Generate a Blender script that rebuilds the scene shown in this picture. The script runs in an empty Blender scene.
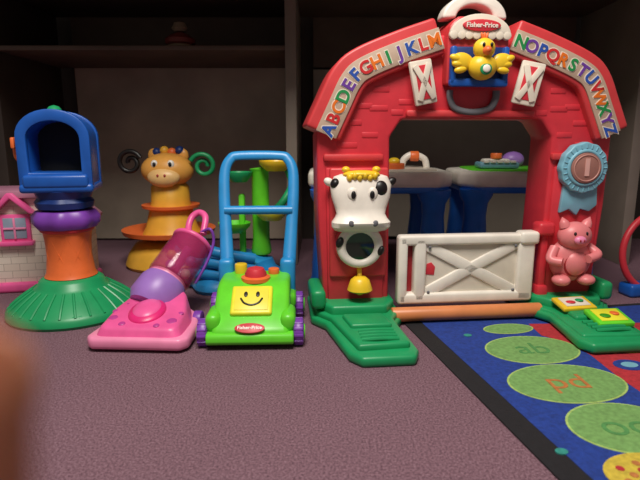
import bpy, bmesh, math, random
from mathutils import Vector, Matrix
random.seed(4)
D=bpy.data; SC=bpy.context.scene; COL=SC.collection
pi=math.pi
def s2l(c): return c/12.92 if c<=.04045 else ((c+.055)/1.055)**2.4
def hexc(h):
    h=h.lstrip('#'); return tuple(s2l(int(h[i:i+2],16)/255) for i in (0,2,4))+(1,)
def mat(name,h,rough=.38,var=.08,scale=25,bump=0,bscale=200,metal=0,alpha=1,trans=0,sss=0,coat=0):
    m=D.materials.new(name); m.use_nodes=True; nt=m.node_tree; b=nt.nodes['Principled BSDF']
    c=hexc(h)
    tc=nt.nodes.new('ShaderNodeTexCoord'); n=nt.nodes.new('ShaderNodeTexNoise'); n.inputs['Scale'].default_value=scale; n.inputs['Detail'].default_value=4
    nt.links.new(tc.outputs['Object'],n.inputs['Vector'])
    r=nt.nodes.new('ShaderNodeValToRGB'); r.color_ramp.elements[0].position=.3; r.color_ramp.elements[1].position=.7
    r.color_ramp.elements[0].color=tuple(x*(1-var) for x in c[:3])+(1,); r.color_ramp.elements[1].color=tuple(min(1,x*(1+var)) for x in c[:3])+(1,)
    nt.links.new(n.outputs['Fac'],r.inputs['Fac']); nt.links.new(r.outputs['Color'],b.inputs['Base Color'])
    b.inputs['Roughness'].default_value=rough; b.inputs['Metallic'].default_value=metal
    if trans: b.inputs['Transmission Weight'].default_value=trans
    if alpha<1: b.inputs['Alpha'].default_value=alpha
    if coat: b.inputs['Coat Weight'].default_value=coat
    if sss: b.inputs['Subsurface Weight'].default_value=sss; b.inputs['Subsurface Radius'].default_value=(.01,.003,.001); b.inputs['Subsurface Scale'].default_value=1
    if bump:
        n2=nt.nodes.new('ShaderNodeTexNoise'); n2.inputs['Scale'].default_value=bscale; n2.inputs['Detail'].default_value=5
        nt.links.new(tc.outputs['Object'],n2.inputs['Vector'])
        bp=nt.nodes.new('ShaderNodeBump'); bp.inputs['Strength'].default_value=bump; bp.inputs['Distance'].default_value=.003
        nt.links.new(n2.outputs['Fac'],bp.inputs['Height']); nt.links.new(bp.outputs['Normal'],b.inputs['Normal'])
    return m

RED=mat('barn_red_plastic','#cf3440',.42); RED2=mat('roof_red_plastic','#cc3c40',.42); DRED=mat('dark_red','#a0222a',.45)
TAN=mat('tan_band','#b8a08c',.5); CREAM=mat('cream_plastic','#e2d8c8',.4); WHITE=mat('white_plastic','#ece5da',.35)
GREEN=mat('green_plastic','#1c965c',.38); LIME=mat('lime_plastic','#66d630',.35); LIMED=mat('lime_dark','#3f9a1e',.4)
ORANGE=mat('orange_plastic','#ea7036',.4); ORPOLE=mat('orange_bar','#d88450',.4); YEL=mat('yellow_plastic','#ecc42c',.35); YEL2=mat('lemon_plastic','#ece63a',.35)
BLUE=mat('blue_plastic','#1b56ac',.35); BLUE2=mat('bright_blue_plastic','#2a72d6',.35); SKY=mat('sky_blue_plastic','#2a8ecf',.33); NAVY=mat('navy_plastic','#15306e',.45); LBLUE=mat('light_blue_plastic','#7ab2c6',.4)
PURP=mat('purple_plastic','#7a3fa8',.38); MAG=mat('magenta_plastic','#b8408f',.38); LPURP=mat('lilac','#9a70c0',.4)
PINK=mat('pink_plastic','#ea5c9c',.35); LPINK=mat('light_pink','#ee8cb4',.35); PIGP=mat('pig_pink','#e28084',.4); HPINK=mat('hot_pink','#e02878',.35)
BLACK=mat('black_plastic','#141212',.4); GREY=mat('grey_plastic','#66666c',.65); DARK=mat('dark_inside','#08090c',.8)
MIRR=mat('mirror','#4a5f52',.12,metal=.9); COPPER=mat('copper_disc','#a07066',.4); BROWN=mat('gate_recess','#dcd2c3',.5)
CLEARP=mat('clear_pink','#b8386e',.1,alpha=.42)
GROOF=mat('playhouse_roof','#b07890',.5)
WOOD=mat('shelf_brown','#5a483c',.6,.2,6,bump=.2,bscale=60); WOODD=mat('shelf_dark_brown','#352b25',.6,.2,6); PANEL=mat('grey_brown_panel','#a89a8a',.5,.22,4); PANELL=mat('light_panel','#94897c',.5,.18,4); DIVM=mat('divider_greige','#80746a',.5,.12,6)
SKIN=mat('skin','#9c5c40',.6,.1,200,sss=.2); NAIL=mat('nail','#a87058',.3)
SWEAT=[mat('lt_'+n,h,.45) for n,h in (('blue','#2850a8'),('green','#1f8a48'),('red','#c8282c'),('purple','#6a3a98'),('orange','#e0701e'))]

class MB:
    def __init__(s): s.bm=bmesh.new(); s.mats=[]
    def mi(s,m):
        if m not in s.mats: s.mats.append(m)
        return s.mats.index(m)
    def addmesh(s,me,m,M=None):
        if M is not None: me.transform(M)
        n0=len(s.bm.faces); s.bm.from_mesh(me); s.bm.faces.ensure_lookup_table(); i=s.mi(m)
        for f in s.bm.faces[n0:]: f.material_index=i
        D.meshes.remove(me); return s
    def add(s,t,m,M=None):
        bmesh.ops.recalc_face_normals(t,faces=t.faces[:]); me=D.meshes.new('t'); t.to_mesh(me); t.free(); return s.addmesh(me,m,M)
    def box(s,c,size,m,bev=.004,seg=2,R=None,M=None):
        t=bmesh.new(); bmesh.ops.create_cube(t,size=1)
        for v in t.verts: v.co=Vector((v.co.x*size[0],v.co.y*size[1],v.co.z*size[2]))
        if bev: bmesh.ops.bevel(t,geom=t.edges[:],offset=min(bev,min(size)*.48),segments=seg,profile=.5,affect='EDGES',clamp_overlap=True)
        X=Matrix.Translation(c)
        if R is not None: X=X@R
        if M is not None: X=M@X
        return s.add(t,m,X)
    def prism(s,pts,lo,hi,m,plane='XZ',bev=.003,seg=2,M=None,ang=25):
        t=bmesh.new()
        f={'XZ':lambda p,q:(p[0],q,p[1]),'XY':lambda p,q:(p[0],p[1],q),'YZ':lambda p,q:(q,p[0],p[1])}[plane]
        a=[t.verts.new(f(p,lo)) for p in pts]; b=[t.verts.new(f(p,hi)) for p in pts]
        n=len(pts); t.faces.new(a); t.faces.new(b[::-1])
        for i in range(n): t.faces.new((a[i],b[i],b[(i+1)%n],a[(i+1)%n]))
        bmesh.ops.recalc_face_normals(t,faces=t.faces[:])
        if bev:
            es=[e for e in t.edges if len(e.link_faces)==2 and e.calc_face_angle(0)>math.radians(ang)]
            bmesh.ops.bevel(t,geom=es,offset=bev,segments=seg,profile=.5,affect='EDGES',clamp_overlap=True)
        return s.add(t,m,M)
    def lathe(s,prof,c,m,seg=36,R=None,lobes=0,amp=0,M=None):
        t=bmesh.new(); rings=[]
        for r,z in prof:
            ring=[]
            for k in range(seg):
                a=2*pi*k/seg; rr=r*(1+(amp*math.cos(lobes*a) if lobes else 0)); ring.append(t.verts.new((rr*math.cos(a),rr*math.sin(a),z)))
            rings.append(ring)
        for i in range(len(rings)-1):
            for k in range(seg):
                t.faces.new((rings[i][k],rings[i][(k+1)%seg],rings[i+1][(k+1)%seg],rings[i+1][k]))
        if prof[0][0]>1e-5: t.faces.new(rings[0][::-1])
        if prof[-1][0]>1e-5: t.faces.new(rings[-1])
        bmesh.ops.remove_doubles(t,verts=t.verts[:],dist=1e-6)
        X=Matrix.Translation(c)
        if R is not None: X=X@R
        if M is not None: X=M@X
        return s.add(t,m,X)
    def cyl(s,c,r,h,m,seg=32,R=None,bev=.003,M=None):
        b=min(bev,r*.45,h*.45)
        return s.lathe([(0,-h/2),(r-b,-h/2),(r-b*.3,-h/2+b*.3),(r,-h/2+b),(r,h/2-b),(r-b*.3,h/2-b*.3),(r-b,h/2),(0,h/2)],c,m,seg,R,M=M)
    def torus(s,c,R0,r,m,R=None,M=None,seg=40):
        t=bmesh.new(); rs=[]
        for k in range(seg):
            a=2*pi*k/seg; rs.append([t.verts.new(((R0+r*math.cos(b))*math.cos(a),(R0+r*math.cos(b))*math.sin(a),r*math.sin(b))) for b in [2*pi*j/12 for j in range(12)]])
        for k in range(seg):
            for j in range(12): t.faces.new((rs[k][j],rs[(k+1)%seg][j],rs[(k+1)%seg][(j+1)%12],rs[k][(j+1)%12]))
        X=Matrix.Translation(c)
        if R is not None: X=X@R
        if M is not None: X=M@X
        return s.add(t,m,X)
    def ell(s,c,r,m,R=None,M=None):
        t=bmesh.new(); bmesh.ops.create_uvsphere(t,u_segments=28,v_segments=18,radius=1)
        for v in t.verts: v.co=Vector((v.co.x*r[0],v.co.y*r[1],v.co.z*r[2]))
        X=Matrix.Translation(c)
        if R is not None: X=X@R
        if M is not None: X=M@X
        return s.add(t,m,X)
    def tube(s,pts,r,m,smooth=True,sub=8,seg=14,M=None,flat=1,ref=None):
        P=[Vector(p) for p in pts]; n=len(P); rr=r if isinstance(r,(list,tuple)) else [r]*n
        Q=[];W=[]
        if smooth and n>2:
            for i in range(n-1):
                p0=P[max(i-1,0)];p1=P[i];p2=P[i+1];p3=P[min(i+2,n-1)]
                for k in range(sub):
                    u=k/sub; Q.append(.5*((2*p1)+(p2-p0)*u+(2*p0-5*p1+4*p2-p3)*u*u+(3*p1-p0-3*p2+p3)*u**3)); W.append(rr[i]*(1-u)+rr[i+1]*u)
            Q.append(P[-1]);W.append(rr[-1])
        else: Q=P;W=rr
        t=bmesh.new(); T=(Q[1]-Q[0]).normalized(); N=T.orthogonal().normalized() if ref is None else Vector(ref); rings=[]
        for i,q in enumerate(Q):
            T2=(Q[min(i+1,len(Q)-1)]-Q[max(i-1,0)]).normalized()
            if ref is not None: N=Vector(ref)
            N=(N-T2*N.dot(T2)).normalized(); B=T2.cross(N)
            rings.append([t.verts.new(q+W[i]*(math.cos(a)*N*(flat if ref is not None else 1)+math.sin(a)*B*(1 if ref is not None else flat))) for a in [2*pi*k/seg for k in range(seg)]])
        for i in range(len(rings)-1):
            for k in range(seg): t.faces.new((rings[i][k],rings[i][(k+1)%seg],rings[i+1][(k+1)%seg],rings[i+1][k]))
        t.faces.new(rings[0][::-1]); t.faces.new(rings[-1])
        return s.add(t,m,M)
    def text(s,txt,size,m,M,ext=.0008,bold=0):
        cu=D.curves.new('tx','FONT'); cu.body=txt; cu.size=size; cu.extrude=ext; cu.align_x='CENTER'; cu.align_y='CENTER'; cu.offset=bold
        ob=D.objects.new('tx',cu); COL.objects.link(ob); bpy.context.view_layer.update()
        me=D.meshes.new_from_object(ob.evaluated_get(bpy.context.evaluated_depsgraph_get())); D.objects.remove(ob); D.curves.remove(cu)
        me.materials.clear(); return s.addmesh(me,m,M)
    def obj(s,name,parent=None,label=None,angle=38,kind=None):
        me=D.meshes.new(name); s.bm.to_mesh(me); s.bm.free()
        for m in s.mats: me.materials.append(m)
        me.polygons.foreach_set('use_smooth',[True]*len(me.polygons)); me.set_sharp_from_angle(angle=math.radians(angle))
        o=D.objects.new(name,me); COL.objects.link(o)
        if parent: o.parent=parent
        if label: o['label']=label
        if kind: o['kind']=kind
        return o
def root(name,label,cat,loc,rz=0,sc=1):
    e=D.objects.new(name,None); e.empty_display_size=.05; COL.objects.link(e); e.location=loc; e.rotation_euler=(0,0,rz); e['label']=label; e['category']=cat
    e.scale=(sc,sc,sc) if isinstance(sc,(int,float)) else sc
    return e
def T(x,y,z): return Matrix.Translation((x,y,z))
def Rx(d): return Matrix.Rotation(math.radians(d),4,'X')
def Ry(d): return Matrix.Rotation(math.radians(d),4,'Y')
def Rz(d): return Matrix.Rotation(math.radians(d),4,'Z')
FRONT=Rx(90)
def front(x,y,z,rot=0): return T(x,y,z)@Ry(-rot)@FRONT
def offs(path,d):
    P=[Vector(p) for p in path]; out=[]
    for i,p in enumerate(P):
        ds=[]
        if i>0: ds.append((P[i]-P[i-1]).normalized())
        if i<len(P)-1: ds.append((P[i+1]-P[i]).normalized())
        ns=[Vector((-q.y,q.x)) for q in ds]; n=sum(ns,Vector((0,0))).normalized(); k=1/max(.5,n.dot(ns[0])); out.append(tuple(p+n*d*k))
    return out
def smooth2(pts,sub=6):
    P=[Vector(p) for p in pts]; n=len(P); Q=[]
    for i in range(n-1):
        p0=P[i-1] if i>0 else P[0]*2-P[1]; p1=P[i];p2=P[i+1]; p3=P[i+2] if i+2<n else P[-1]*2-P[-2]
        for k in range(sub):
            u=k/sub; Q.append(tuple(.5*((2*p1)+(p2-p0)*u+(2*p0-5*p1+4*p2-p3)*u*u+(3*p1-p0-3*p2+p3)*u**3)))
    Q.append(tuple(P[-1])); return Q

# ---------------------------------------------------------------- setting
def carpet():
    m=D.materials.new('mauve_carpet'); m.use_nodes=True; nt=m.node_tree; b=nt.nodes['Principled BSDF']; b.inputs['Roughness'].default_value=.95
    b.inputs['Specular IOR Level'].default_value=.1
    tc=nt.nodes.new('ShaderNodeTexCoord')
    n=nt.nodes.new('ShaderNodeTexNoise'); n.inputs['Scale'].default_value=260; n.inputs['Detail'].default_value=6; n.inputs['Roughness'].default_value=.85
    nt.links.new(tc.outputs['Object'],n.inputs['Vector'])
    r=nt.nodes.new('ShaderNodeValToRGB'); e=r.color_ramp.elements; e[0].position=.38; e[0].color=hexc('#482d38'); e[1].position=.64; e[1].color=hexc('#a68390')
    nt.links.new(n.outputs['Fac'],r.inputs['Fac'])
    n3=nt.nodes.new('ShaderNodeTexNoise'); n3.inputs['Scale'].default_value=3; nt.links.new(tc.outputs['Object'],n3.inputs['Vector'])
    mx=nt.nodes.new('ShaderNodeMixRGB'); mx.blend_type='MULTIPLY'; mx.inputs[0].default_value=.22
    nt.links.new(r.outputs['Color'],mx.inputs[1]); nt.links.new(n3.outputs['Fac'],mx.inputs[2]); nt.links.new(mx.outputs[0],b.inputs['Base Color'])
    v=nt.nodes.new('ShaderNodeTexVoronoi'); v.inputs['Scale'].default_value=380; nt.links.new(tc.outputs['Object'],v.inputs['Vector'])
    bp=nt.nodes.new('ShaderNodeBump'); bp.inputs['Strength'].default_value=.45; bp.inputs['Distance'].default_value=.0025
    nt.links.new(v.outputs['Distance'],bp.inputs['Height']); nt.links.new(bp.outputs['Normal'],b.inputs['Normal'])
    return m
CARPET=carpet()
o=MB().box((0,.9,-.01),(4.4,3.8,.02),CARPET,0).obj('floor',kind='structure')
o=MB().box((0,2.5,.8),(4.4,.05,1.6),WOODD,0).obj('wall_back',kind='structure')

su=root('shelving_unit','dark brown wooden shelving unit with open bays behind the toys','shelf',(0,0,0))
MB().box((-.6,2.44,.4),(1.0,.012,.78),PANEL,0).obj('back_panel',su,'scuffed grey-brown back board')
MB().box((.55,2.44,.4),(1.16,.012,.76),PANELL,0).obj('back_panel',su,'grey-brown back board')
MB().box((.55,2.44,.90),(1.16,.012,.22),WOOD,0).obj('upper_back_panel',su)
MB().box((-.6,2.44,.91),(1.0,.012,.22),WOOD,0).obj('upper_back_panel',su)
MB().box((-.64,2.19,.794),(1.04,.48,.017),WOOD,.003).obj('shelf',su)
MB().box((-.105,2.19,.5),(.04,.485,1.0),DIVM,.003).obj('divider',su,'grey-brown upright divider')
MB().box((-1.19,2.19,.5),(.06,.485,1.0),WOODD,.003).obj('side_panel',su)
MB().box((1.17,2.19,.5),(.04,.485,1.0),DIVM,.003).obj('side_panel',su)
MB().box((0,1.935,1.02),(2.6,1.01,.04),WOOD,.005).obj('light_blocking_slab',su)  # added overhead slab, blocks the ceiling light so the bays stay dark

# ---------------------------------------------------------------- BARN
barn=root('toy_barn_playset','red toy barn arch with alphabet roof and white gate','toy playset',(.382,1.36,0),math.radians(6),(1.053,1,1.01))
outh=[(.355,.045),(.37,.30),(.372,.48),(.325,.60),(.17,.69),(.08,.72)]
poly=[(-x,z) for x,z in outh]+[(x,z) for x,z in outh[::-1]]+[(.205,.045),(.212,.30),(.215,.475),(.185,.516),(.17,.52),(-.155,.52),(-.17,.516),(-.196,.475),(-.193,.30),(-.19,.045)]
b=MB().prism(poly,0,.12,RED,bev=.008,seg=3)
for sx in (-1,1):
    for (x,z,w) in ((.30,.455,.05),(.245,.48,.04),(.285,.51,.04),(.225,.545,.045),(.22,.59,.04),(.16,.56,.035),(.26,.55,.04),(.18,.535,.03)):
        b.box((sx*x,.0008,z),(w,.005,.014),RED,.002)
    q=.012 if sx>0 else 0
    b.prism([(sx*x,z) for x,z in ((.205+q,.05),(.345,.05),(.352,.40),(.212+q,.40))],-.008,.004,RED,bev=.005)
    b.box((sx*.285,-.004,.425),(.145,.018,.018),RED2,.006)
b.box((0,-.003,.532),(.32,.02,.018),RED2,.006)
b.obj('barn_wall',barn)
path=smooth2([(-.352,.480),(-.322,.547),(-.293,.608),(-.258,.638),(-.170,.676),(-.086,.706)],5)
for sx in (-1,1):
    A=offs(path,.052); B=offs(path,-.036)
    pl=[(-sx*x,z) for x,z in A+B[::-1]]
    MB().prism(pl,-.022,.135,RED2,bev=.007,seg=3).obj('roof',barn)
    A=offs(path,.027); B=offs(path,-.024)
    MB().prism([(-sx*x,z) for x,z in A+B[::-1]],-.0265,-.02,TAN,bev=.0015).obj('letter_band',barn,'tan band for the alphabet letters')
def along(path,s):
    for i in range(len(path)-1):
        a=Vector(path[i]);c=Vector(path[i+1]);l=(c-a).length
        if s<=l or i==len(path)-2: return a+(c-a)*(s/l), (c-a)/l
        s-=l
tot=sum((Vector(path[i+1])-Vector(path[i])).length for i in range(len(path)-1))
for side,word in ((0,'ABCDEFGHIJKLM'),(1,'NOPQRSTUVWXYZ')):
    b=MB()
    for i,ch in enumerate(word):
        j=i if side==0 else 12-i
        s=tot*(.45+j)/13.1; p,_=along(path,s); q0,_=along(path,max(0,s-.03)); q1,_=along(path,min(tot,s+.03)); d=(q1-q0)
        ang=math.degrees(math.atan2(d.y,d.x)); x=p.x
        if side: x=-x; ang=-ang
        b.text(ch,.041,CREAM,front(x,-.0268,p.y,ang),bold=.0034,ext=.0004)
        b.text(ch,.041,SWEAT[(i*2+side)%5],front(x,-.0278,p.y,ang),bold=.0012)
    b.obj('alphabet_lettering',barn,'multicoloured raised alphabet letters')
arc=lambda cx,cz,rx,rz,n=16,a0=0,a1=180:[(cx+rx*math.cos(math.radians(a0+(a1-a0)*k/n)),cz+rz*math.sin(math.radians(a0+(a1-a0)*k/n))) for k in range(n+1)]
MB().prism([(.074,.60),(.074,.71),(.07,.735),(.05,.757),(-.05,.757),(-.07,.735),(-.074,.71),(-.074,.60)],-.03,.1,RED2,bev=.006).obj('gable',barn)
b=MB().prism(arc(0,.714,.072,.047),-.042,-.028,CREAM,bev=.003)
for k in range(8):
    x=-.063+.018*k; b.cyl((x,-.036,.713),.0105,.013,CREAM,16,R=Rx(90))
b.obj('plaque',barn,'cream scalloped plaque')
MB().prism(arc(0,.734,.045,.0135,24,0,360)[:-1],-.046,-.04,RED,bev=.001).text('Fisher-Price',.0155,WHITE,front(0,-.0468,.734),bold=.0003).obj('brand_badge',barn,'red oval badge with white lettering')
hp=arc(0,.757,.078,.060,20)+arc(0,.759,.045,.032,14)[::-1]
MB().prism(hp,0,.05,WHITE,bev=.006,seg=3).obj('handle',barn,'white arched carry handle')
MB().box((0,-.03,.642),(.135,.012,.092),NAVY,.01).box((0,-.039,.604),(.14,.02,.02),BLUE,.006).box((-.062,-.039,.642),(.014,.02,.09),BLUE,.005).box((.062,-.039,.642),(.014,.02,.09),BLUE,.005).obj('loft_window',barn,'blue framed window')
dk=MB().ell((0,-.06,.637),(.033,.026,.03),YEL).ell((0,-.065,.678),(.025,.022,.024),YEL)
for sx in (-1,1):
    dk.ell((sx*.046,-.056,.650),(.026,.010,.020),YEL,R=Ry(sx*-14))
    for k in range(3): dk.ell((sx*(.062-.006*k),-.058,.657-.013*k),(.015,.008,.0085),YEL,R=Ry(sx*(-20+16*k)))
    dk.ell((sx*.009,-.086,.684),(.0035,.003,.005),BLACK)
for k in (-1,0,1): dk.ell((.005*k,-.063,.706),(.0035,.004,.009),ORANGE,R=Ry(18*k))
dk.lathe([(.011,0),(.007,.008),(0,.016)],(0,-.084,.672),ORANGE,R=Rx(90)); dk.ell((0,-.083,.631),(.014,.004,.014),GREEN); dk.ell((0,-.087,.631),(.009,.003,.009),WHITE)
dk.obj('toy_duck',barn,'yellow duck with spread wings')
for sx in (-1,1):
    M=T(sx*.128,-.028,.604)@Rz(-sx*10)@Ry(sx*12)
    d=MB().box((0,0,0),(.056,.012,.104),CREAM,.004,M=M).box((0,-.006,0),(.034,.004,.08),RED,.001,M=M)
    L=math.hypot(.036,.082); a=math.degrees(math.atan2(.082,.036))
    for s2 in (-1,1): d.box((0,-.009,0),(L,.004,.014),CREAM,.001,R=Ry(s2*a),M=M)
    d.obj('shutter',barn,'white framed red shutter with cross bracing')
MB().tube([(-.057,-.012,.588),(-.056,-.012,.568),(-.042,-.012,.545),(0,-.012,.536),(.042,-.012,.545),(.056,-.012,.568),(.057,-.012,.588)],.009,GREY,flat=.8).obj('horseshoe',barn,'dull grey open-topped horseshoe')
# cow
cx=-.272
MB().prism([(cx-.07,.12),(cx+.07,.12),(cx+.072,.40),(cx-.072,.40)],-.018,.0,RED2,bev=.006,seg=3).torus((cx,-.02,.204),.054,.007,RED,R=Rx(90)).obj('cow_mount',barn)
def loft(b,secs,m,n=28,p=2.6):
    t=bmesh.new(); rings=[]
    for z,x,y,a,c in secs:
        ring=[]
        for k in range(n):
            th=2*pi*k/n; cs,sn=math.cos(th),math.sin(th)
            ring.append(t.verts.new((x+a*math.copysign(abs(cs)**(2/p),cs),y+c*math.copysign(abs(sn)**(2/p),sn),z)))
        rings.append(ring)
    for i in range(len(rings)-1):
        for k in range(n): t.faces.new((rings[i][k],rings[i][(k+1)%n],rings[i+1][(k+1)%n],rings[i+1][k]))
    t.faces.new(rings[0][::-1]); t.faces.new(rings[-1]); return b.add(t,m)
c=MB(); loft(c,[(.386,cx,-.03,.046,.01),(.38,cx,-.035,.064,.02),(.36,cx,-.038,.073,.026),(.33,cx,-.04,.070,.028),(.305,cx,-.04,.062,.028),(.29,cx,-.042,.058,.030),(.280,cx,-.045,.062,.034),(.270,cx,-.048,.070,.038),(.258,cx,-.046,.070,.036),(.248,cx,-.04,.062,.028),(.244,cx,-.035,.05,.02)],WHITE)
for sx in (-1,1):
    c.ell((cx+sx*.074,-.03,.366),(.014,.01,.010),WHITE if sx<0 else BLACK,R=Ry(sx*-35))
    c.ell((cx+sx*.024,-.064,.340),(.012,.007,.016),WHITE); c.ell((cx+sx*.022,-.0695,.338),(.006,.004,.010),BLACK); c.ell((cx+sx*.028,-.082,.270),(.0065,.004,.008),GREY,R=Ry(sx*20))
c.ell((cx+.042,-.052,.350),(.019,.0155,.022),BLACK,R=Ry(15)).ell((cx-.062,-.045,.364),(.011,.014,.013),BLACK,R=Ry(20))
c.torus((cx,-.036,.206),.045,.012,WHITE,R=Rx(90)).ell((cx-.050,-.046,.218),(.009,.008,.014),BLACK,R=Ry(20)).ell((cx+.050,-.046,.195),(.008,.008,.013),BLACK,R=Ry(20))
c.obj('cow_head',barn,'white cow head with black patches')
MB().cyl((cx,-.034,.206),.041,.014,MIRR,R=Rx(90)).obj('mirror',barn,'round mirror in the cow\'s mouth')
c=MB().ell((cx,-.045,.386),(.044,.02,.010),YEL)
for k in range(6): c.ell((cx-.03+.012*k,-.056,.379+.004*(k%2)),(.007,.01,.010),YEL)
c.ell((cx-.036,-.04,.397),(.010,.01,.008),YEL).ell((cx+.036,-.04,.397),(.010,.01,.008),YEL)
c.obj('cow_fringe',barn,'yellow horns and fringe')
MB().lathe([(0,.040),(.014,.038),(.023,.03),(.028,.015),(.031,.004),(.026,0),(0,0)],(cx+.002,-.035,.088),YEL).ell((cx+.002,-.035,.086),(.010,.010,.009),YEL).tube([(cx+.002,-.03,.126),(cx+.002,-.02,.146)],.006,YEL).obj('bell',barn,'yellow bell')
# rosette
rx,rz=.288,.397
ros=[]
for k in range(72):
    a=2*pi*k/72; r=.060*(1+.02*math.cos(12*a)); ros.append((rx+r*math.cos(a),rz+r*1.08*math.sin(a)))
b=MB().prism([(rx-.04,rz-.03),(rx-.048,rz-.118),(rx-.024,rz-.108),(rx-.003,rz-.125),(rx+.006,rz-.108),(rx+.03,rz-.115),(rx+.050,rz-.098),(rx+.045,rz-.03)],-.02,-.006,LBLUE,bev=.003)
b.prism(ros,-.034,-.008,LBLUE,bev=.004,seg=3); b.torus((rx,-.034,rz),.043,.005,LBLUE,R=Rx(90))
for k in range(24):
    a=2*pi*k/24; b.tube([(rx+.048*math.cos(a),-.0345,rz+.050*math.sin(a)),(rx+.057*math.cos(a),-.034,rz+.060*math.sin(a))],.0018,LBLUE,smooth=False,seg=8)
b.obj('award_rosette',barn,'light blue award rosette')
MB().cyl((rx,-.036,rz),.039,.012,COPPER,R=Rx(90)).torus((rx,-.042,rz),.033,.0018,mat('rose_ring','#bd8a80',.4),R=Rx(90)).text('1',.058,mat('numeral_rose','#dcaaa2',.4),front(rx,-.0425,rz),bold=.0025,ext=.002).obj('rosette_disc',barn,'copper disc with a numeral one')
# pig
px,pz=.272,.165
p=MB().ell((px,-.03,pz-.008),(.054,.034,.060),PIGP).ell((px-.002,-.045,pz+.058),(.042,.034,.037),PIGP).ell((px-.006,-.079,pz+.052),(.015,.01,.011),LPINK)
for sx in (-1,1):
    p.lathe([(.014,0),(.011,.012),(0,.027)],(px+sx*.027-.002,-.045,pz+.083),PIGP,R=Ry(sx*22)); p.ell((px-.003+sx*.015,-.075,pz+.068),(.0035,.003,.005),BLACK); p.ell((px-.006+sx*.005,-.0885,pz+.052),(.002,.002,.0035),DRED)
p.tube([(px-.045,-.035,pz+.025),(px-.062,-.05,pz-.002),(px-.042,-.070,pz-.006)],[.013,.012,.011],PIGP)
p.tube([(px+.043,-.035,pz+.025),(px+.054,-.06,pz+.010),(px+.02,-.077,pz+.002)],[.013,.012,.011],PIGP)
p.ell((px-.033,-.055,pz-.058),(.022,.024,.015),PIGP).ell((px+.033,-.055,pz-.058),(.022,.024,.015),PIGP).ell((px+.002,-.048,pz-.014),(.036,.022,.038),DRED).ell((px+.002,-.052,pz-.014),(.032,.022,.034),PIGP)
p.obj('toy_pig',barn,'pink seated pig')
# gate
gx0,gx1,gz0,gz1=-.172,.178,.046,.226
g=MB()
fr=[((gx0+gx1)/2,gz1-.012,gx1-gx0,.027),((gx0+gx1)/2,gz0+.013,gx1-gx0,.029),(gx0+.011,(gz0+gz1)/2,.024,gz1-gz0),(gx0+.055,(gz0+gz1)/2,.030,gz1-gz0-.01),(gx1-.02,(gz0+gz1)/2,.044,gz1-gz0)]
for x,z,w,h in fr: g.box((x,-.012,z),(w,.034,h),WHITE,.007,seg=3)
g.box(((gx0+gx1)/2+.02,-.007,(gz0+gz1)/2),(gx1-gx0-.08,.016,gz1-gz0-.02),BROWN,.001)
g.box((gx0+.033,.0,(gz0+gz1)/2),(.03,.006,gz1-gz0-.02),DRED,.001)
g.box((gx1-.016,-.014,gz1-.01),(.05,.044,.034),WHITE,.009,seg=3)
xc=(gx0+.066+gx1-.04)/2; zc=(gz0+gz1)/2; w=gx1-.04-gx0-.066; h=gz1-gz0-.045; L=math.hypot(w,h)
for s2 in (-1,1): g.box((xc,-.012,zc),(L,.020,.030),WHITE,.006,R=Ry(s2*math.degrees(math.atan2(h,w))))
for z in (gz1-.03,gz0+.03):
    for x in (gx0+.078,gx1-.05): g.ell((x,-.026,z),(.004,.003,.004),GREY)
g.prism([(gx0+.072,zc-.014),(gx0+.094,zc-.016),(gx0+.096,zc+.006),(gx0+.086,zc+.018),(gx0+.074,zc+.014)],-.0165,-.014,RED,bev=.0005)
g.obj('gate',barn,'white gate with cross bracing and small red decal')
MB().box((.205,-.012,.238),(.045,.045,.036),RED,.01,seg=3).box((.208,-.008,.06),(.03,.04,.05),RED,.008).box((.208,-.004,.145),(.02,.03,.16),RED,.006).obj('gate_hinge',barn,'red hinge bracket')
MB().cyl((.0,-.05,.0265),.0185,.385,ORPOLE,R=Ry(90)).obj('threshold_bar',barn,'orange threshold bar')
def foot(sx,label,dz=0):
    f=MB(); k0=.02 if sx<0 else 0
    def P(pts): return [(sx*x,y) for x,y in pts]
    f.prism(P(((.385,.16),(.165,.16),(.165,-.05),(.19,-.10),(.165+k0,-.27),(.18+k0,-.305),(.31,-.305),(.332,-.27),(.36,-.08),(.39,-.03))),dz,.024+dz,GREEN,'XY',bev=.008,seg=3)
    f.prism(P(((.378,.15),(.172,.15),(.172,-.045),(.20,-.10),(.18+k0,-.262),(.312,-.27),(.325,-.20),(.347,-.08),(.378,-.03))),.018,.038,GREEN,'XY',bev=.007,seg=3)
    f.prism(P(((.372,.145),(.18,.145),(.18,-.02),(.21,-.07),(.342,-.07),(.372,-.01))),.03,.06,GREEN,'XY',bev=.008,seg=3)
    f.prism(P(((.225,-.09),(.218,-.17),(.312,-.17),(.322,-.09))),.03,.048,GREEN,'XY',bev=.006,seg=3)
    for k in range(4): f.tube([(sx*.222,-.19-.018*k,.039),(sx*.265,-.196-.018*k,.043),(sx*.30,-.19-.018*k,.039)],.005,GREEN,seg=8)
    f.box((sx*.372,.02,.07),(.035,.14,.05),GREEN,.012,seg=3)
    f.obj('foot',barn,label)
foot(-1,'green base with stepped ridges'); foot(1,'green base holding two picture cards',.0075)
b=MB().box((.252,-.10,.056),(.088,.06,.01),YEL,.003,R=Rz(4)@Rx(12))
b.box((.252,-.10,.062),(.064,.042,.003),CREAM,.001,R=Rz(4)@Rx(12)).ell((.24,-.105,.063),(.012,.01,.003),RED).ell((.266,-.098,.065),(.01,.01,.003),GREEN)
b.obj('picture_card',barn,'yellow framed picture card')
b=MB().box((.285,-.19,.049),(.085,.07,.012),LIME,.003,R=Rx(12)).box((.285,-.19,.056),(.064,.052,.003),YEL2,.001,R=Rx(12)).ell((.272,-.195,.057),(.012,.012,.003),LIMED).ell((.30,-.186,.059),(.01,.012,.003),ORANGE)
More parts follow.
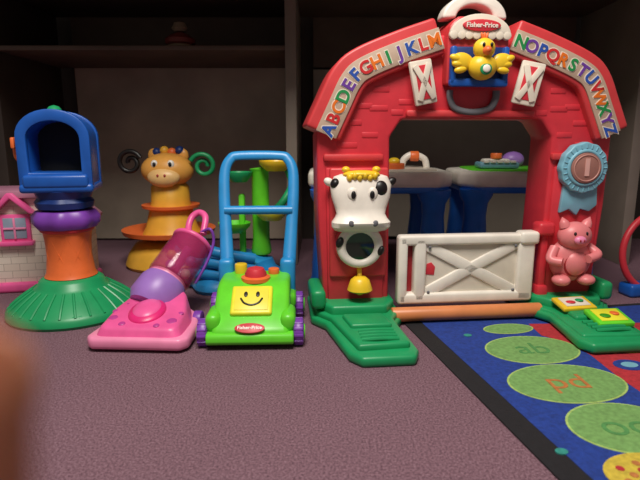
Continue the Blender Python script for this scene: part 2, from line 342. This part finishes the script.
b.obj('picture_card',barn,'green framed picture card')

# ---------------------------------------------------------------- MAILBOX TOY
mb=root('toy_mailbox_tower','blue toy mailbox on an orange post with round green base','toy',(-.690,1.40,0),math.radians(13))
b=MB().lathe([(0,0),(.165,0),(.17,.008),(.168,.022),(.160,.030),(.150,.038),(.136,.050),(.118,.062),(.100,.074),(.088,.082),(.082,.096),(.070,.104),(0,.106)],(0,0,0),GREEN,72)
for a in (170,208,246,284,322,0):
    M=Rz(a)@T(.122,0,.038); b.torus((0,0,0),.036,.010,GREEN,R=Ry(26),M=M)
    b.ell((0,0,-.002),(.032,.032,.012),GREEN,R=Ry(26),M=M)
for k in range(28):
    a=2*pi*k/28; b.tube([(.098*math.cos(a),.098*math.sin(a),.076),(.134*math.cos(a),.134*math.sin(a),.052),(.162*math.cos(a),.162*math.sin(a),.028)],.0035,GREEN,seg=6,sub=3)
b.obj('base',mb,'round ribbed green base with scooped lobes')
b=MB().lathe([(.05,0),(.068,.003),(.062,.014),(.057,.06),(.058,.10),(.062,.126),(.056,.132)],(0,0,.103),ORANGE,36)
for k in range(8):
    for s2 in (-1,1):
        a=math.radians(k*45+10); a2=a+s2*math.radians(22.5); b.tube([(.060*math.cos(a),.060*math.sin(a),.118),(.0560*math.cos(a2),.0560*math.sin(a2),.168),(.058*math.cos(a),.058*math.sin(a),.218)],.0022,ORANGE,seg=6,smooth=False)
b.obj('post',mb,'orange post with raised lattice')
MB().lathe([(.05,0),(.074,.004),(.084,.018),(.084,.036),(.074,.05),(.05,.054)],(0,0,.236),PURP,64,lobes=8,amp=.04).obj('collar',mb,'purple lobed collar')
MB().lathe([(.05,0),(.070,.004),(.074,.02),(.066,.03),(.074,.05),(.05,.06)],(0,0,.290),NAVY,48,lobes=8,amp=.03).obj('upper_collar',mb,'dark blue collar')
MB().torus((0,0,.236),.062,.007,RED).obj('ring',mb,'red ring')
W,z0,zs=.083,.348,.478
outer=[(-W,z0),(W,z0),(W,zs)]+arc(0,zs,W,.066,16)[1:-1]+[(-W,zs)]
w2=.062; inner=[(-w2,z0+.042),(w2,z0+.042),(w2,zs-.002)]+arc(0,zs-.002,w2,.044,16)[1:-1]+[(-w2,zs-.002)]
def ringprism(b,out,inn,lo,hi,m):
    t=bmesh.new(); n=len(out)
    L=[[t.verts.new((p[0],y,p[1])) for p in pp] for pp in (out,inn) for y in (lo,hi)]
    ol,oh,il,ih=L
    for i in range(n):
        j=(i+1)%n
        for q in ((ol[i],ol[j],oh[j],oh[i]),(il[i],il[j],ih[j],ih[i]),(ol[i],ol[j],il[j],il[i]),(oh[i],oh[j],ih[j],ih[i])): t.faces.new(q)
    bmesh.ops.recalc_face_normals(t,faces=t.faces[:])
    es=[e for e in t.edges if len(e.link_faces)==2 and e.calc_face_angle(0)>math.radians(40)]
    bmesh.ops.bevel(t,geom=es,offset=.004,segments=2,profile=.5,affect='EDGES',clamp_overlap=True)
    b.add(t,m)
b=MB(); sc_=lambda P,k,cz:[(x*k,cz+(z-cz)*k) for x,z in P]
ringprism(b,outer,inner,-.055,.065,BLUE); ringprism(b,sc_(outer,1.05,.44),inner,-.067,-.047,BLUE); ringprism(b,sc_(outer,1.05,.44),inner,.055,.073,BLUE)
b.box((0,0,.350),(.176,.15,.022),BLUE,.008,seg=3); b.box((0,0,.366),(.12,.11,.01),BLUE,.002)
b.box((0,-.068,.368),(.155,.02,.034),BLUE,.008,seg=3)
b.obj('mailbox_shell',mb,'bright blue arched mailbox shell')
MB().prism([(x*.99,z) for x,z in inner],.04,.05,DARK,bev=0).obj('mailbox_shade_sheet',mb,'near-black sheet painted as the shade inside')  # near-black colour stands in for the shade in the mailbox opening
MB().lathe([(.014,0),(.018,.006),(.012,.014),(0,.018)],(0,-.02,.543),GREEN).obj('knob',mb,'green knob')
MB().tube([(-.085,-.02,.42),(-.096,-.03,.43),(-.096,-.03,.47)],.007,ORANGE).box((-.096,-.04,.465),(.010,.035,.028),ORANGE,.004).obj('flag',mb,'orange signal flag')

# ---------------------------------------------------------------- PINK VACUUM
va=root('toy_vacuum','pink and purple toy vacuum with round-cornered spotted head','toy',(-.417,1.10,0),math.radians(-3),1.03)
b=MB().prism([(-.116,.02),(-.10,.0),(.10,0),(.116,.02),(.112,.11),(.085,.19),(.05,.235),(-.05,.235),(-.085,.19),(-.112,.11)],.006,.034,LPINK,'XY',bev=.009,seg=3)
t=bmesh.new(); pr=[(-.10,.02),(-.085,.008),(.085,.008),(.10,.02),(.097,.11),(.075,.185),(.045,.225),(-.045,.225),(-.075,.185),(-.097,.11)]
hz=lambda y:.052+.26*max(0,y)**1.2
lo=[t.verts.new((x,y,.025)) for x,y in pr]; hi=[t.verts.new((x*.86,y*.88+.012,hz(y))) for x,y in pr]
t.faces.new(hi)
for i in range(10): t.faces.new((lo[i],lo[(i+1)%10],hi[(i+1)%10],hi[i]))
bmesh.ops.recalc_face_normals(t,faces=t.faces[:])
bmesh.ops.bevel(t,geom=[e for e in t.edges if len(e.link_faces)==2],offset=.012,segments=3,profile=.5,affect='EDGES',clamp_overlap=True)
b.add(t,PINK)
for x,y,r in ((-.07,.06,.011),(.068,.05,.012),(-.06,.12,.012),(.062,.12,.013),(-.045,.165,.009),(.04,.165,.010),(.078,.085,.007),(-.078,.09,.007),(-.04,.035,.008),(.04,.03,.007)):
    b.ell((x,y,hz(y)-.001),(r,r,.003),MAG,R=Rx(15))
b.obj('vacuum_head',va,'pink spotted floor head with a pale pink skirt')
MB().ell((0,.085,.068),(.042,.05,.014),HPINK,R=Rx(15)).ell((0,.085,.073),(.033,.04,.014),PINK,R=Rx(15)).obj('cover',va,'plain rounded pink cover')
A=Vector((-.012,.175,.078)); B=Vector((.045,.305,.185)); ax=(B-A)
Mq=Matrix.Translation(A)@ax.to_track_quat('Z','Y').to_matrix().to_4x4(); Lq=ax.length
MB().lathe([(0,-.04),(.05,-.036),(.062,-.015),(.060,.03),(.054,.045),(0,.046)],(0,0,0),LPURP,36,M=Mq).lathe([(.0,.0),(.05,0),(.052,.012),(0,.014)],(0,0,.042),LPINK,M=Mq).obj('motor_housing',va,'lavender motor housing')
MB().lathe([(.052,.05),(.056,.06),(.055,.165),(.050,.18),(.049,.18),(.052,.165),(.053,.06)],(0,0,0),CLEARP,36,M=Mq).obj('dust_canister',va,'translucent magenta canister')
MB().torus((0,0,.178),.050,.007,PINK,M=Mq).lathe([(0,.18),(.046,.178),(.04,.19),(0,.194)],(0,0,0),LPINK,M=Mq).obj('canister_lid',va,'pink canister rim')
b=MB().cyl((0,0,.1),.012,.12,MAG,M=Mq)
for k in range(6): b.ell((.03*math.cos(k*1.9),.03*math.sin(k*1.9),.07+.010*k),(.013,.013,.013),(YEL,LPURP,WHITE,HPINK)[k%4],M=Mq)
b.obj('tumbling_balls',va,'coloured balls inside the canister')
MB().tube([(.04,.30,.20),(.03,.33,.225),(.035,.35,.25),(.055,.355,.262),(.075,.34,.25),(.075,.31,.21)],.009,PINK).obj('handle',va,'looped pink handle')
MB().tube([(.07,.31,.215),(.098,.30,.225),(.105,.30,.19),(.09,.28,.14),(.065,.25,.09)],.004,PURP).obj('cord',va,'thin purple cord')
for sx in (-1,1): MB().cyl((sx*.095,.165,.022),.022,.02,PURP,R=Ry(90)).obj('wheel',va)

# ---------------------------------------------------------------- MOWER
mo=root('toy_lawn_mower','lime green toy lawn mower with blue handle and purple wheels','toy',(-.160,1.12,0),math.radians(2),1.02)
b=MB().prism([(0,.016),(0,.043),(.028,.064),(.11,.118),(.14,.126),(.235,.126),(.26,.10),(.26,.016)],-.088,.088,LIME,'YZ',bev=.014,seg=3)
b.prism([(.0,.012),(-.008,.02),(-.006,.034),(.0,.04),(.265,.04),(.27,.012)],-.098,.098,LIME,'YZ',bev=.006,seg=3)
for sx in (-1,1): b.box((sx*.085,.055,.058),(.034,.09,.042),LIME,.014,seg=3).box((sx*.085,.21,.06),(.034,.09,.042),LIME,.014,seg=3)
b.obj('body',mo,'lime green mower deck')
sl=math.degrees(math.atan2(.054,.082)); Mp=T(0,.069,.0935)@Rx(sl)
b=MB().box((0,0,0),(.096,.085,.016),YEL2,.006,seg=3,M=Mp)
b.box((0,0,.008),(.078,.066,.003),mat('sun_panel','#f0e048',.4),.001,M=Mp)
for sx in (-1,1): b.ell((sx*.014,.012,.0105),(.0045,.008,.0015),BLACK,M=Mp)
b.tube([(-.025,.0,.0105),(-.016,-.014,.0105),(0,-.02,.0105),(.016,-.014,.0105),(.025,0,.0105)],.0022,BLACK,M=Mp,seg=8)
b.obj('face_panel',mo,'yellow panel with a smiling face')
MB().prism([(.034*math.cos(2*pi*k/28),.0125*math.sin(2*pi*k/28)) for k in range(28)],-.001,.0035,RED,'XY',bev=.001,M=T(0,.004,.05)@Rx(42)).text('Fisher-Price',.0115,WHITE,T(0,.004,.05)@Rx(42)@T(0,0,.0038),bold=.0002).obj('brand_badge',mo,'red oval badge with white lettering')
MB().lathe([(.026,0),(.027,.012),(.02,.024),(0,.03)],(.003,.150,.128),RED).lathe([(.036,0),(.036,.009),(.028,.012)],(.003,.150,.122),ORANGE).obj('button',mo,'red dome button')
MB().cyl((-.04,.21,.135),.016,.03,YEL).obj('knob',mo,'small yellow knob')
MB().cyl((.045,.2,.13),.014,.02,ORANGE).obj('knob',mo,'small orange knob')
for sx in (-1,1):
    for y,r in ((.035,.031),(.225,.034)):
        w=MB().cyl((sx*.109,y,r),r,.024,PURP,R=Ry(90),bev=.007)
        for k in range(12): w.box((0,0,0),(.020,.007,.004),PURP,.0015,M=T(sx*.109,y,r)@Rx(30*k)@T(0,0,r-.001))
        w.cyl((sx*.121,y,r),r*.55,.006,LIME,R=Ry(90)); w.obj('wheel',mo,'purple wheel with green hub')
hb=MB()
hp=[(-.080,.235,.09),(-.084,.27,.16),(-.090,.305,.24),(-.095,.335,.32),(-.094,.355,.378),(-.080,.366,.41),(-.055,.370,.42),(.055,.370,.42),(.080,.366,.41),(.094,.355,.378),(.095,.335,.32),(.090,.305,.24),(.084,.27,.16),(.080,.235,.09)]
hb.tube(hp,[.019,.018,.0165,.0155,.0145,.0135,.013,.013,.0135,.0145,.0155,.0165,.018,.019],SKY,ref=(0,1,-.4),flat=.62,seg=18)
for y,z,r in ((.312,.275,.012),): hb.tube([(-.092,y,z),(0,y,z+.0),(.092,y,z)],r,SKY,smooth=False)
hb.box((-.080,.232,.11),(.040,.045,.10),SKY,.012,seg=3).box((.080,.232,.11),(.040,.045,.10),SKY,.012,seg=3)
hb.obj('handle',mo,'sky blue push handle frame')

# ---------------------------------------------------------------- BALL TOWER (blue/green) 
bt=root('toy_ball_tower','blue, lime and yellow toy ball tower behind the mower','toy',(-.255,1.70,0))
MB().lathe([(0,0),(.165,0),(.172,.012),(.165,.03),(.14,.045),(.12,.06),(.11,.085),(.07,.10),(.05,.105),(0,.105)],(-.02,0,0),SKY,60,lobes=6,amp=.06).obj('base',bt,'blue lobed base')
b=MB()
for k in range(3): b.tube([(-.2,-.06,.045+.04*k),(-.13,-.11,.06+.04*k),(-.04,-.13,.055+.035*k),(.05,-.11,.045+.03*k)],.017,SKY)
b.tube([(-.15,-.03,.04),(-.16,-.04,.10),(-.13,-.05,.16)],.02,SKY)
b.obj('ramp',bt,'blue curved ramps')
MB().lathe([(.03,0),(.034,.01),(.028,.05),(.028,.27),(.034,.28),(.0,.285)],(.06,0,.1),LIME,24).box((-.0,-.01,.2),(.02,.03,.2),LIME,.008).obj('column',bt,'lime green column')
def tray(M,m,r=.05): return MB().lathe([(0,0),(r*.6,0),(r,.02),(r*1.04,.032),(r*.95,.032),(r*.85,.02),(0,.012)],(0,0,0),m,32,M=M)
tray(T(.115,-.03,.375),YEL,.052).obj('tray',bt,'yellow cup'); tray(T(-.005,-.03,.34),GREEN,.042).obj('tray',bt,'green cup'); tray(T(.10,-.05,.22),YEL2,.05).obj('tray',bt,'lemon cup'); tray(T(-.02,-.05,.18),LIME,.05).obj('tray',bt,'lime cup')
MB().tube([(.15,-.03,.385),(.165,-.04,.33),(.13,-.06,.27),(.09,-.05,.24)],.012,GREEN).obj('chute',bt,'green curved chute')

# ---------------------------------------------------------------- ANIMAL POPPER
gp=root('toy_animal_ball_popper','yellow and orange animal toy with curly ears on round trays','toy',(-.575,1.96,0),0,1.05)
YD=mat('amber_plastic','#e0a838',.4)
MB().lathe([(0,0),(.15,0),(.158,.012),(.145,.05),(.12,.085),(.08,.1),(0,.1)],(0,0,0),YD,48).obj('base',gp,'yellow domed base')
MB().lathe([(0,.0),(.10,0),(.16,.015),(.165,.03),(.155,.03),(.1,.012),(0,.012)],(0,0,.105),ORANGE,48).obj('tray',gp,'orange round tray')
MB().lathe([(.105,0),(.09,.03),(.068,.12),(.066,.17),(.05,.19)],(.01,0,.115),YD,32).obj('neck',gp,'amber yellow neck')
MB().lathe([(0,.0),(.06,0),(.10,.012),(.102,.022),(0,.012)],(.01,0,.20),ORANGE,36).obj('upper_tray',gp,'orange upper tray')
APR=mat('apricot_plastic','#e0a04a',.4)
b=MB().ell((.01,-.02,.345),(.092,.065,.060),APR).ell((.01,-.07,.322),(.056,.03,.034),mat('pale_apricot','#e4b878',.4))
for sx in (-1,1):
    b.ell((.01+sx*.028,-.074,.368),(.012,.008,.014),WHITE).ell((.01+sx*.027,-.081,.367),(.006,.004,.008),BLACK).ell((.01+sx*.05,0,.395),(.022,.012,.025),APR).ell((.01+sx*.012,-.099,.33),(.004,.003,.005),DRED)
b.obj('head',gp,'apricot animal head')
def spiral(cx,cz,s,n=26): return [(cx+s*(.012+.0013*k)*math.cos(k*.36),-.02-.001*k,cz+(.012+.0013*k)*math.sin(k*.36)) for k in range(n)]
MB().tube(spiral(-.115,.37,-1),.008,BLACK,sub=2).obj('curl',gp,'black curl'); MB().tube(spiral(.14,.36,1),.008,GREEN,sub=2).obj('curl',gp,'green curl')
b=MB()
for k,m in enumerate((NAVY,YD,ORANGE,NAVY)): b.ell((-.03+.027*k,-.0,.406+.006*(k%2)),(.016,.016,.016),m)
b.obj('tuft',gp,'small coloured ball tuft')

# ---------------------------------------------------------------- PLAYHOUSE
ph=root('toy_dollhouse','cream and pink toy dollhouse with mauve roof','dollhouse',(-.935,1.66,0),math.radians(12))
def brick():
    m=D.materials.new('cream_brick'); m.use_nodes=True; nt=m.node_tree; b=nt.nodes['Principled BSDF']; b.inputs['Roughness'].default_value=.5
    tc=nt.nodes.new('ShaderNodeTexCoord'); mp=nt.nodes.new('ShaderNodeMapping'); mp.inputs['Rotation'].default_value=(pi/2,0,0)
    t=nt.nodes.new('ShaderNodeTexBrick'); t.inputs['Scale'].default_value=11; t.inputs['Color1'].default_value=hexc('#f2e8da'); t.inputs['Color2'].default_value=hexc('#e8dccc'); t.inputs['Mortar'].default_value=hexc('#c8bcae'); t.inputs['Mortar Size'].default_value=.012
    nt.links.new(tc.outputs['Object'],mp.inputs[0]); nt.links.new(mp.outputs[0],t.inputs['Vector']); nt.links.new(t.outputs['Color'],b.inputs['Base Color']); return m
MB().prism([(-.12,.03),(.18,.03),(.18,.225),(.09,.30),(-.10,.30),(-.12,.28)],-.07,.08,brick(),bev=.004).obj('house_wall',ph,'cream brick-patterned wall')
b=MB().prism([(.198,.212),(.202,.226),(.095,.322),(-.13,.322),(-.13,.298),(.086,.298)],-.095,.1,GROOF,bev=.004)
b.prism([(-.082,.252),(-.07,.252),(-.02,.298),(.03,.252),(.042,.252),(-.012,.315),(-.028,.315)],-.105,-.06,PINK,bev=.003)
b.obj('roof',ph,'mauve gabled roof with pink trim')
b=MB().box((-.02,-.073,.205),(.085,.016,.085),PINK,.004).box((-.02,-.080,.205),(.064,.008,.064),mat('window_blue','#8f9cb0',.2),.001).box((-.02,-.086,.205),(.064,.005,.006),LPINK,.001).box((-.02,-.086,.205),(.006,.005,.064),LPINK,.001)
b.box((-.02,-.08,.158),(.10,.03,.014),PINK,.004); b.obj('house_window',ph,'pink framed window')
MB().box((.03,-.0,.016),(.32,.17,.032),PINK,.01,seg=3).obj('base',ph,'pink base')
MB().prism([(.06,.03),(.105,.03),(.105,.12)]+arc(.0825,.12,.0225,.02,10)[1:-1]+[(.06,.12)],-.078,-.068,LPINK,bev=.002).obj('house_door',ph,'pink arched door')

# ---------------------------------------------------------------- ACTIVITY TABLES
def table(X,Y,rz,label,tb,hw):
    r=root('activity_table',label,'toy table',(X,Y,0),rz); r['group']='toddler activity tables behind the barn'
    hd_=.17; c_=.06; H=.03
    oc=[(-hw+c_,-hd_),(hw-c_,-hd_),(hw,-hd_+c_),(hw,hd_-c_),(hw-c_,hd_),(-hw+c_,hd_),(-hw,hd_-c_),(-hw,-hd_+c_)]
    MB().prism([(x*.96,y*.96) for x,y in oc],.270+H,.300+H,BLUE2,'XY',bev=.008).prism(oc,.288+H,.34+H,WHITE,'XY',bev=.014,seg=3).prism([(x*.80,y*.78) for x,y in oc],.336+H,.346+H,tb[0],'XY',bev=.003).obj('tabletop',r,'white octagonal top with blue underside')
    for sx in (-1,1):
        for sy in (-1,1):
            MB().lathe([(0,0),(.05,0),(.054,.008),(.05,.02),(.046,.10),(.036,.22),(.040,.265),(.054,.290),(.056,.310),(0,.310)],(sx*(hw-.062),sy*(hd_-.055),0),BLUE2,28).obj('leg',r)
    b=MB()
    b.box((-.10,-.06,.358+H),(.13,.08,.02),tb[1],.006)
    for k in range(5): b.box((-.145+.022*k,-.08,.370+H),(.018,.05,.008),WHITE,.002)
    b.cyl((.05,-.07,.354+H),.035,.022,tb[2]); b.ell((.05,-.07,.370+H),(.02,.02,.014),YEL)
    b.obj('play_panel',r,'coloured play panel')
    MB().tube([(.09,.03,.345+H),(.10,.03,.375+H),(.13,.03,.39+H),(.17,.03,.375+H),(.18,.03,.345+H)],.012,tb[3]).cyl((.135,.03,.385+H),.018,.03,ORANGE,R=Ry(90)).obj('play_arch',r,'small arch with roller')
    MB().box((-.07,.06,.36+H),(.1,.05,.03),WHITE,.01).cyl((-.07,.05,.385+H),.02,.02,tb[2]).ell((.0,.08,.37+H),(.04,.03,.03),tb[3]).obj('play_block',r,'rounded play block')
table(.200,1.84,0,'blue-legged activity table with white octagonal top showing keys and knobs',(CREAM,LPURP,ORANGE,WHITE),.240)
table(.705,1.85,math.radians(-2),'blue-legged activity table with white top and lilac play pieces',(LIME,LBLUE,ORANGE,LPURP),.240)

# ---------------------------------------------------------------- RED HOOP TOY
hp_=root('toy_hoop','red plastic hoop with a blue connector standing beside the barn','toy',(1.035,1.56,0),math.radians(10))
MB().torus((0,0,.135),.12,.010,RED,R=Rx(86),seg=56).obj('hoop',hp_)
MB().box((-.06,0,.02),(.08,.06,.04),BLUE,.01,seg=3).obj('connector',hp_,'blue connector')

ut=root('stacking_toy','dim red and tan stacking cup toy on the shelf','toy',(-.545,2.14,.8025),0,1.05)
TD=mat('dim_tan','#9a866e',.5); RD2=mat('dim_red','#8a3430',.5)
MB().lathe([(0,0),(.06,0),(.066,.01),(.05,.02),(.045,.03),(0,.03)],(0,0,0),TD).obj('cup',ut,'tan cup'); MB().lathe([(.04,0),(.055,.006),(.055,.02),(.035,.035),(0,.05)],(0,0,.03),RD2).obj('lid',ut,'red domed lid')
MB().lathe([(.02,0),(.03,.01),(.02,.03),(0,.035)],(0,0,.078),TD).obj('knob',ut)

# ---------------------------------------------------------------- RUG
RB=mat('rug_blue','#1c3a8c',.95,.25,120,bump=.6,bscale=500); RK=mat('rug_black','#17151a',.9,.2,100,bump=.5,bscale=400); RG=mat('rug_green','#74a05a',.95,.2,120,bump=.6,bscale=500); RR=mat('rug_red','#b02a34',.95,.2,120,bump=.6,bscale=500)
RY=mat('rug_yellow','#c8b03e',.95,.2,120,bump=.5,bscale=500); RO=mat('rug_orange','#b8743c',.95,.2,120,bump=.5,bscale=500); RT=mat('rug_teal','#2f8a80',.95,.2,120,bump=.5,bscale=500); RD=mat('rug_letter','#4f8a4c',.95,.2,120); RL=mat('rug_lime_ring','#a0bc68',.95,.2,120)
rug=MB().box((.65,-.75,.002),(1.3,1.5,.004),RK,.001)
rug.box((.65+.020,-.75-.0,.0042),(1.3-.05,1.5-.04,.001),RB,0)
RX,RYo,RA=.214,1.325,math.radians(10.5)
def loc(X,Y):
    dx,dy=X-RX,Y-RYo; return (dx*math.cos(RA)+dy*math.sin(RA), -dx*math.sin(RA)+dy*math.cos(RA))
def disc(X,Y,a,b_,m,z,rot=0):
    x,y=loc(X,Y); r=math.radians(rot); pts=[]
    for k in range(40):
        t=2*pi*k/40; u,v=a*math.cos(t),b_*math.sin(t); pts.append((x+u*math.cos(r)-v*math.sin(r),y+u*math.sin(r)+v*math.cos(r)))
    rug.prism(pts,.003,z,m,'XY',bev=0)
def rpoly(P,m,z):
    rug.prism([loc(*p) for p in P],.003,z,m,'XY',bev=0)
rpoly([(.54,1.28),(.54,1.20),(.585,1.15),(.60,1.08),(.60,1.03),(.60,.97),(.605,.93),(.61,.88),(.615,.82),(.60,.75),(.60,.60),(1.2,.55),(1.25,1.3)],RR,.0052)
def seg(X,Y,a,b_,txt,tc,rot=-8):
    disc(X,Y,a+.004,b_+.004,RL,.0055); disc(X,Y,a,b_,RG,.006)
    x,y=loc(X,Y); rug.text(txt,.085,tc,T(x,y,.0064)@Rz(rot),ext=.0003,bold=.0)
seg(.475,1.245,.062,.030,'',RD); seg(.483,1.115,.105,.074,'ab',RD); seg(.485,.95,.115,.078,'pd',RO); seg(.510,.79,.095,.075,'oo',RD)
disc(.475,.665,.07,.05,RY,.006); seg(.44,.53,.1,.07,'kg',RO)
for k in range(14):
    a=k*2.4; r=.045*math.sqrt(k/14); disc(.475+r*1.2*math.cos(a),.665+r*math.sin(a)*.85,.006,.006,RR if k%2 else RO,.0068)
for X,Y,c1 in ((.70,1.12,RY),(.74,1.02,RT),(.665,.91,RY),(.70,.84,RG),(.8,1.1,RG),(.78,.9,RO),(.72,.78,RY),(.85,.98,RY),(.9,.8,RT)):
    disc(X,Y,.03,.028,c1,.006); disc(X,Y,.014,.013,RB,.0068)
disc(.655,1.03,.034,.026,RB,.006); disc(.655,1.03,.018,.013,LBLUE,.0066)
for X,Y in ((.62,1.12),(.60,1.18),(.66,.97),(.64,.87),(.64,.80),(.66,1.10)): disc(X,Y,.008,.008,RY,.006)
for X,Y in ((.36,1.2),(.37,.72),(.40,.62)): disc(X,Y,.010,.008,RT,.006)
ro=rug.obj('rug',None); ro.location=(RX,RYo,0); ro.rotation_euler=(0,0,RA)
ro['label']='blue alphabet rug with green ovals, red field and black edge'; ro['category']='rug'

# ---------------------------------------------------------------- FINGER close to the lens
fb=MB()
F=[(-.0445,.030,.376),(-.044,.038,.396),(-.0435,.046,.418),(-.043,.052,.435),(-.0425,.055,.446),(-.0425,.0565,.4525),(-.0425,.057,.4555)]
fb.tube(F,[.0108,.0103,.0106,.0095,.0084,.0058,.0015],SKIN,seg=20)
fo=fb.obj('person',None,angle=80); fo['label']='blurred fingertip of a person held close up'; fo['category']='person'
MB().ell((-.0425,.0635,.443),(.0055,.002,.0075),NAIL,R=Rx(-15)).obj('fingernail',fo)

# ---------------------------------------------------------------- LIGHT & CAMERA
def area(loc_,tgt,size,e,col,name):
    l=D.lights.new(name,'AREA'); l.energy=e; l.size=size; l.color=col; o=D.objects.new(name,l); COL.objects.link(o); o.location=loc_
    o.rotation_euler=(Vector(tgt)-Vector(loc_)).to_track_quat('-Z','Y').to_euler(); return o
area((-.1,.25,2.2),(0,1.35,.1),.8,60,(1,.94,.86),'ceiling_light')
w=D.worlds.new('World'); SC.world=w; w.use_nodes=True; bg=w.node_tree.nodes['Background']; bg.inputs[0].default_value=(.95,.86,.78,1); bg.inputs[1].default_value=.18
cam=D.cameras.new('Camera'); cam.lens=36*520/640; cam.sensor_width=36; cam.clip_start=.005
cam.dof.use_dof=True; cam.dof.focus_distance=1.35; cam.dof.aperture_fstop=5
co=D.objects.new('Camera',cam); COL.objects.link(co); co.location=(0,0,.475); co.rotation_euler=(math.radians(90-11),0,0); SC.camera=co
SC.view_settings.view_transform='Standard'
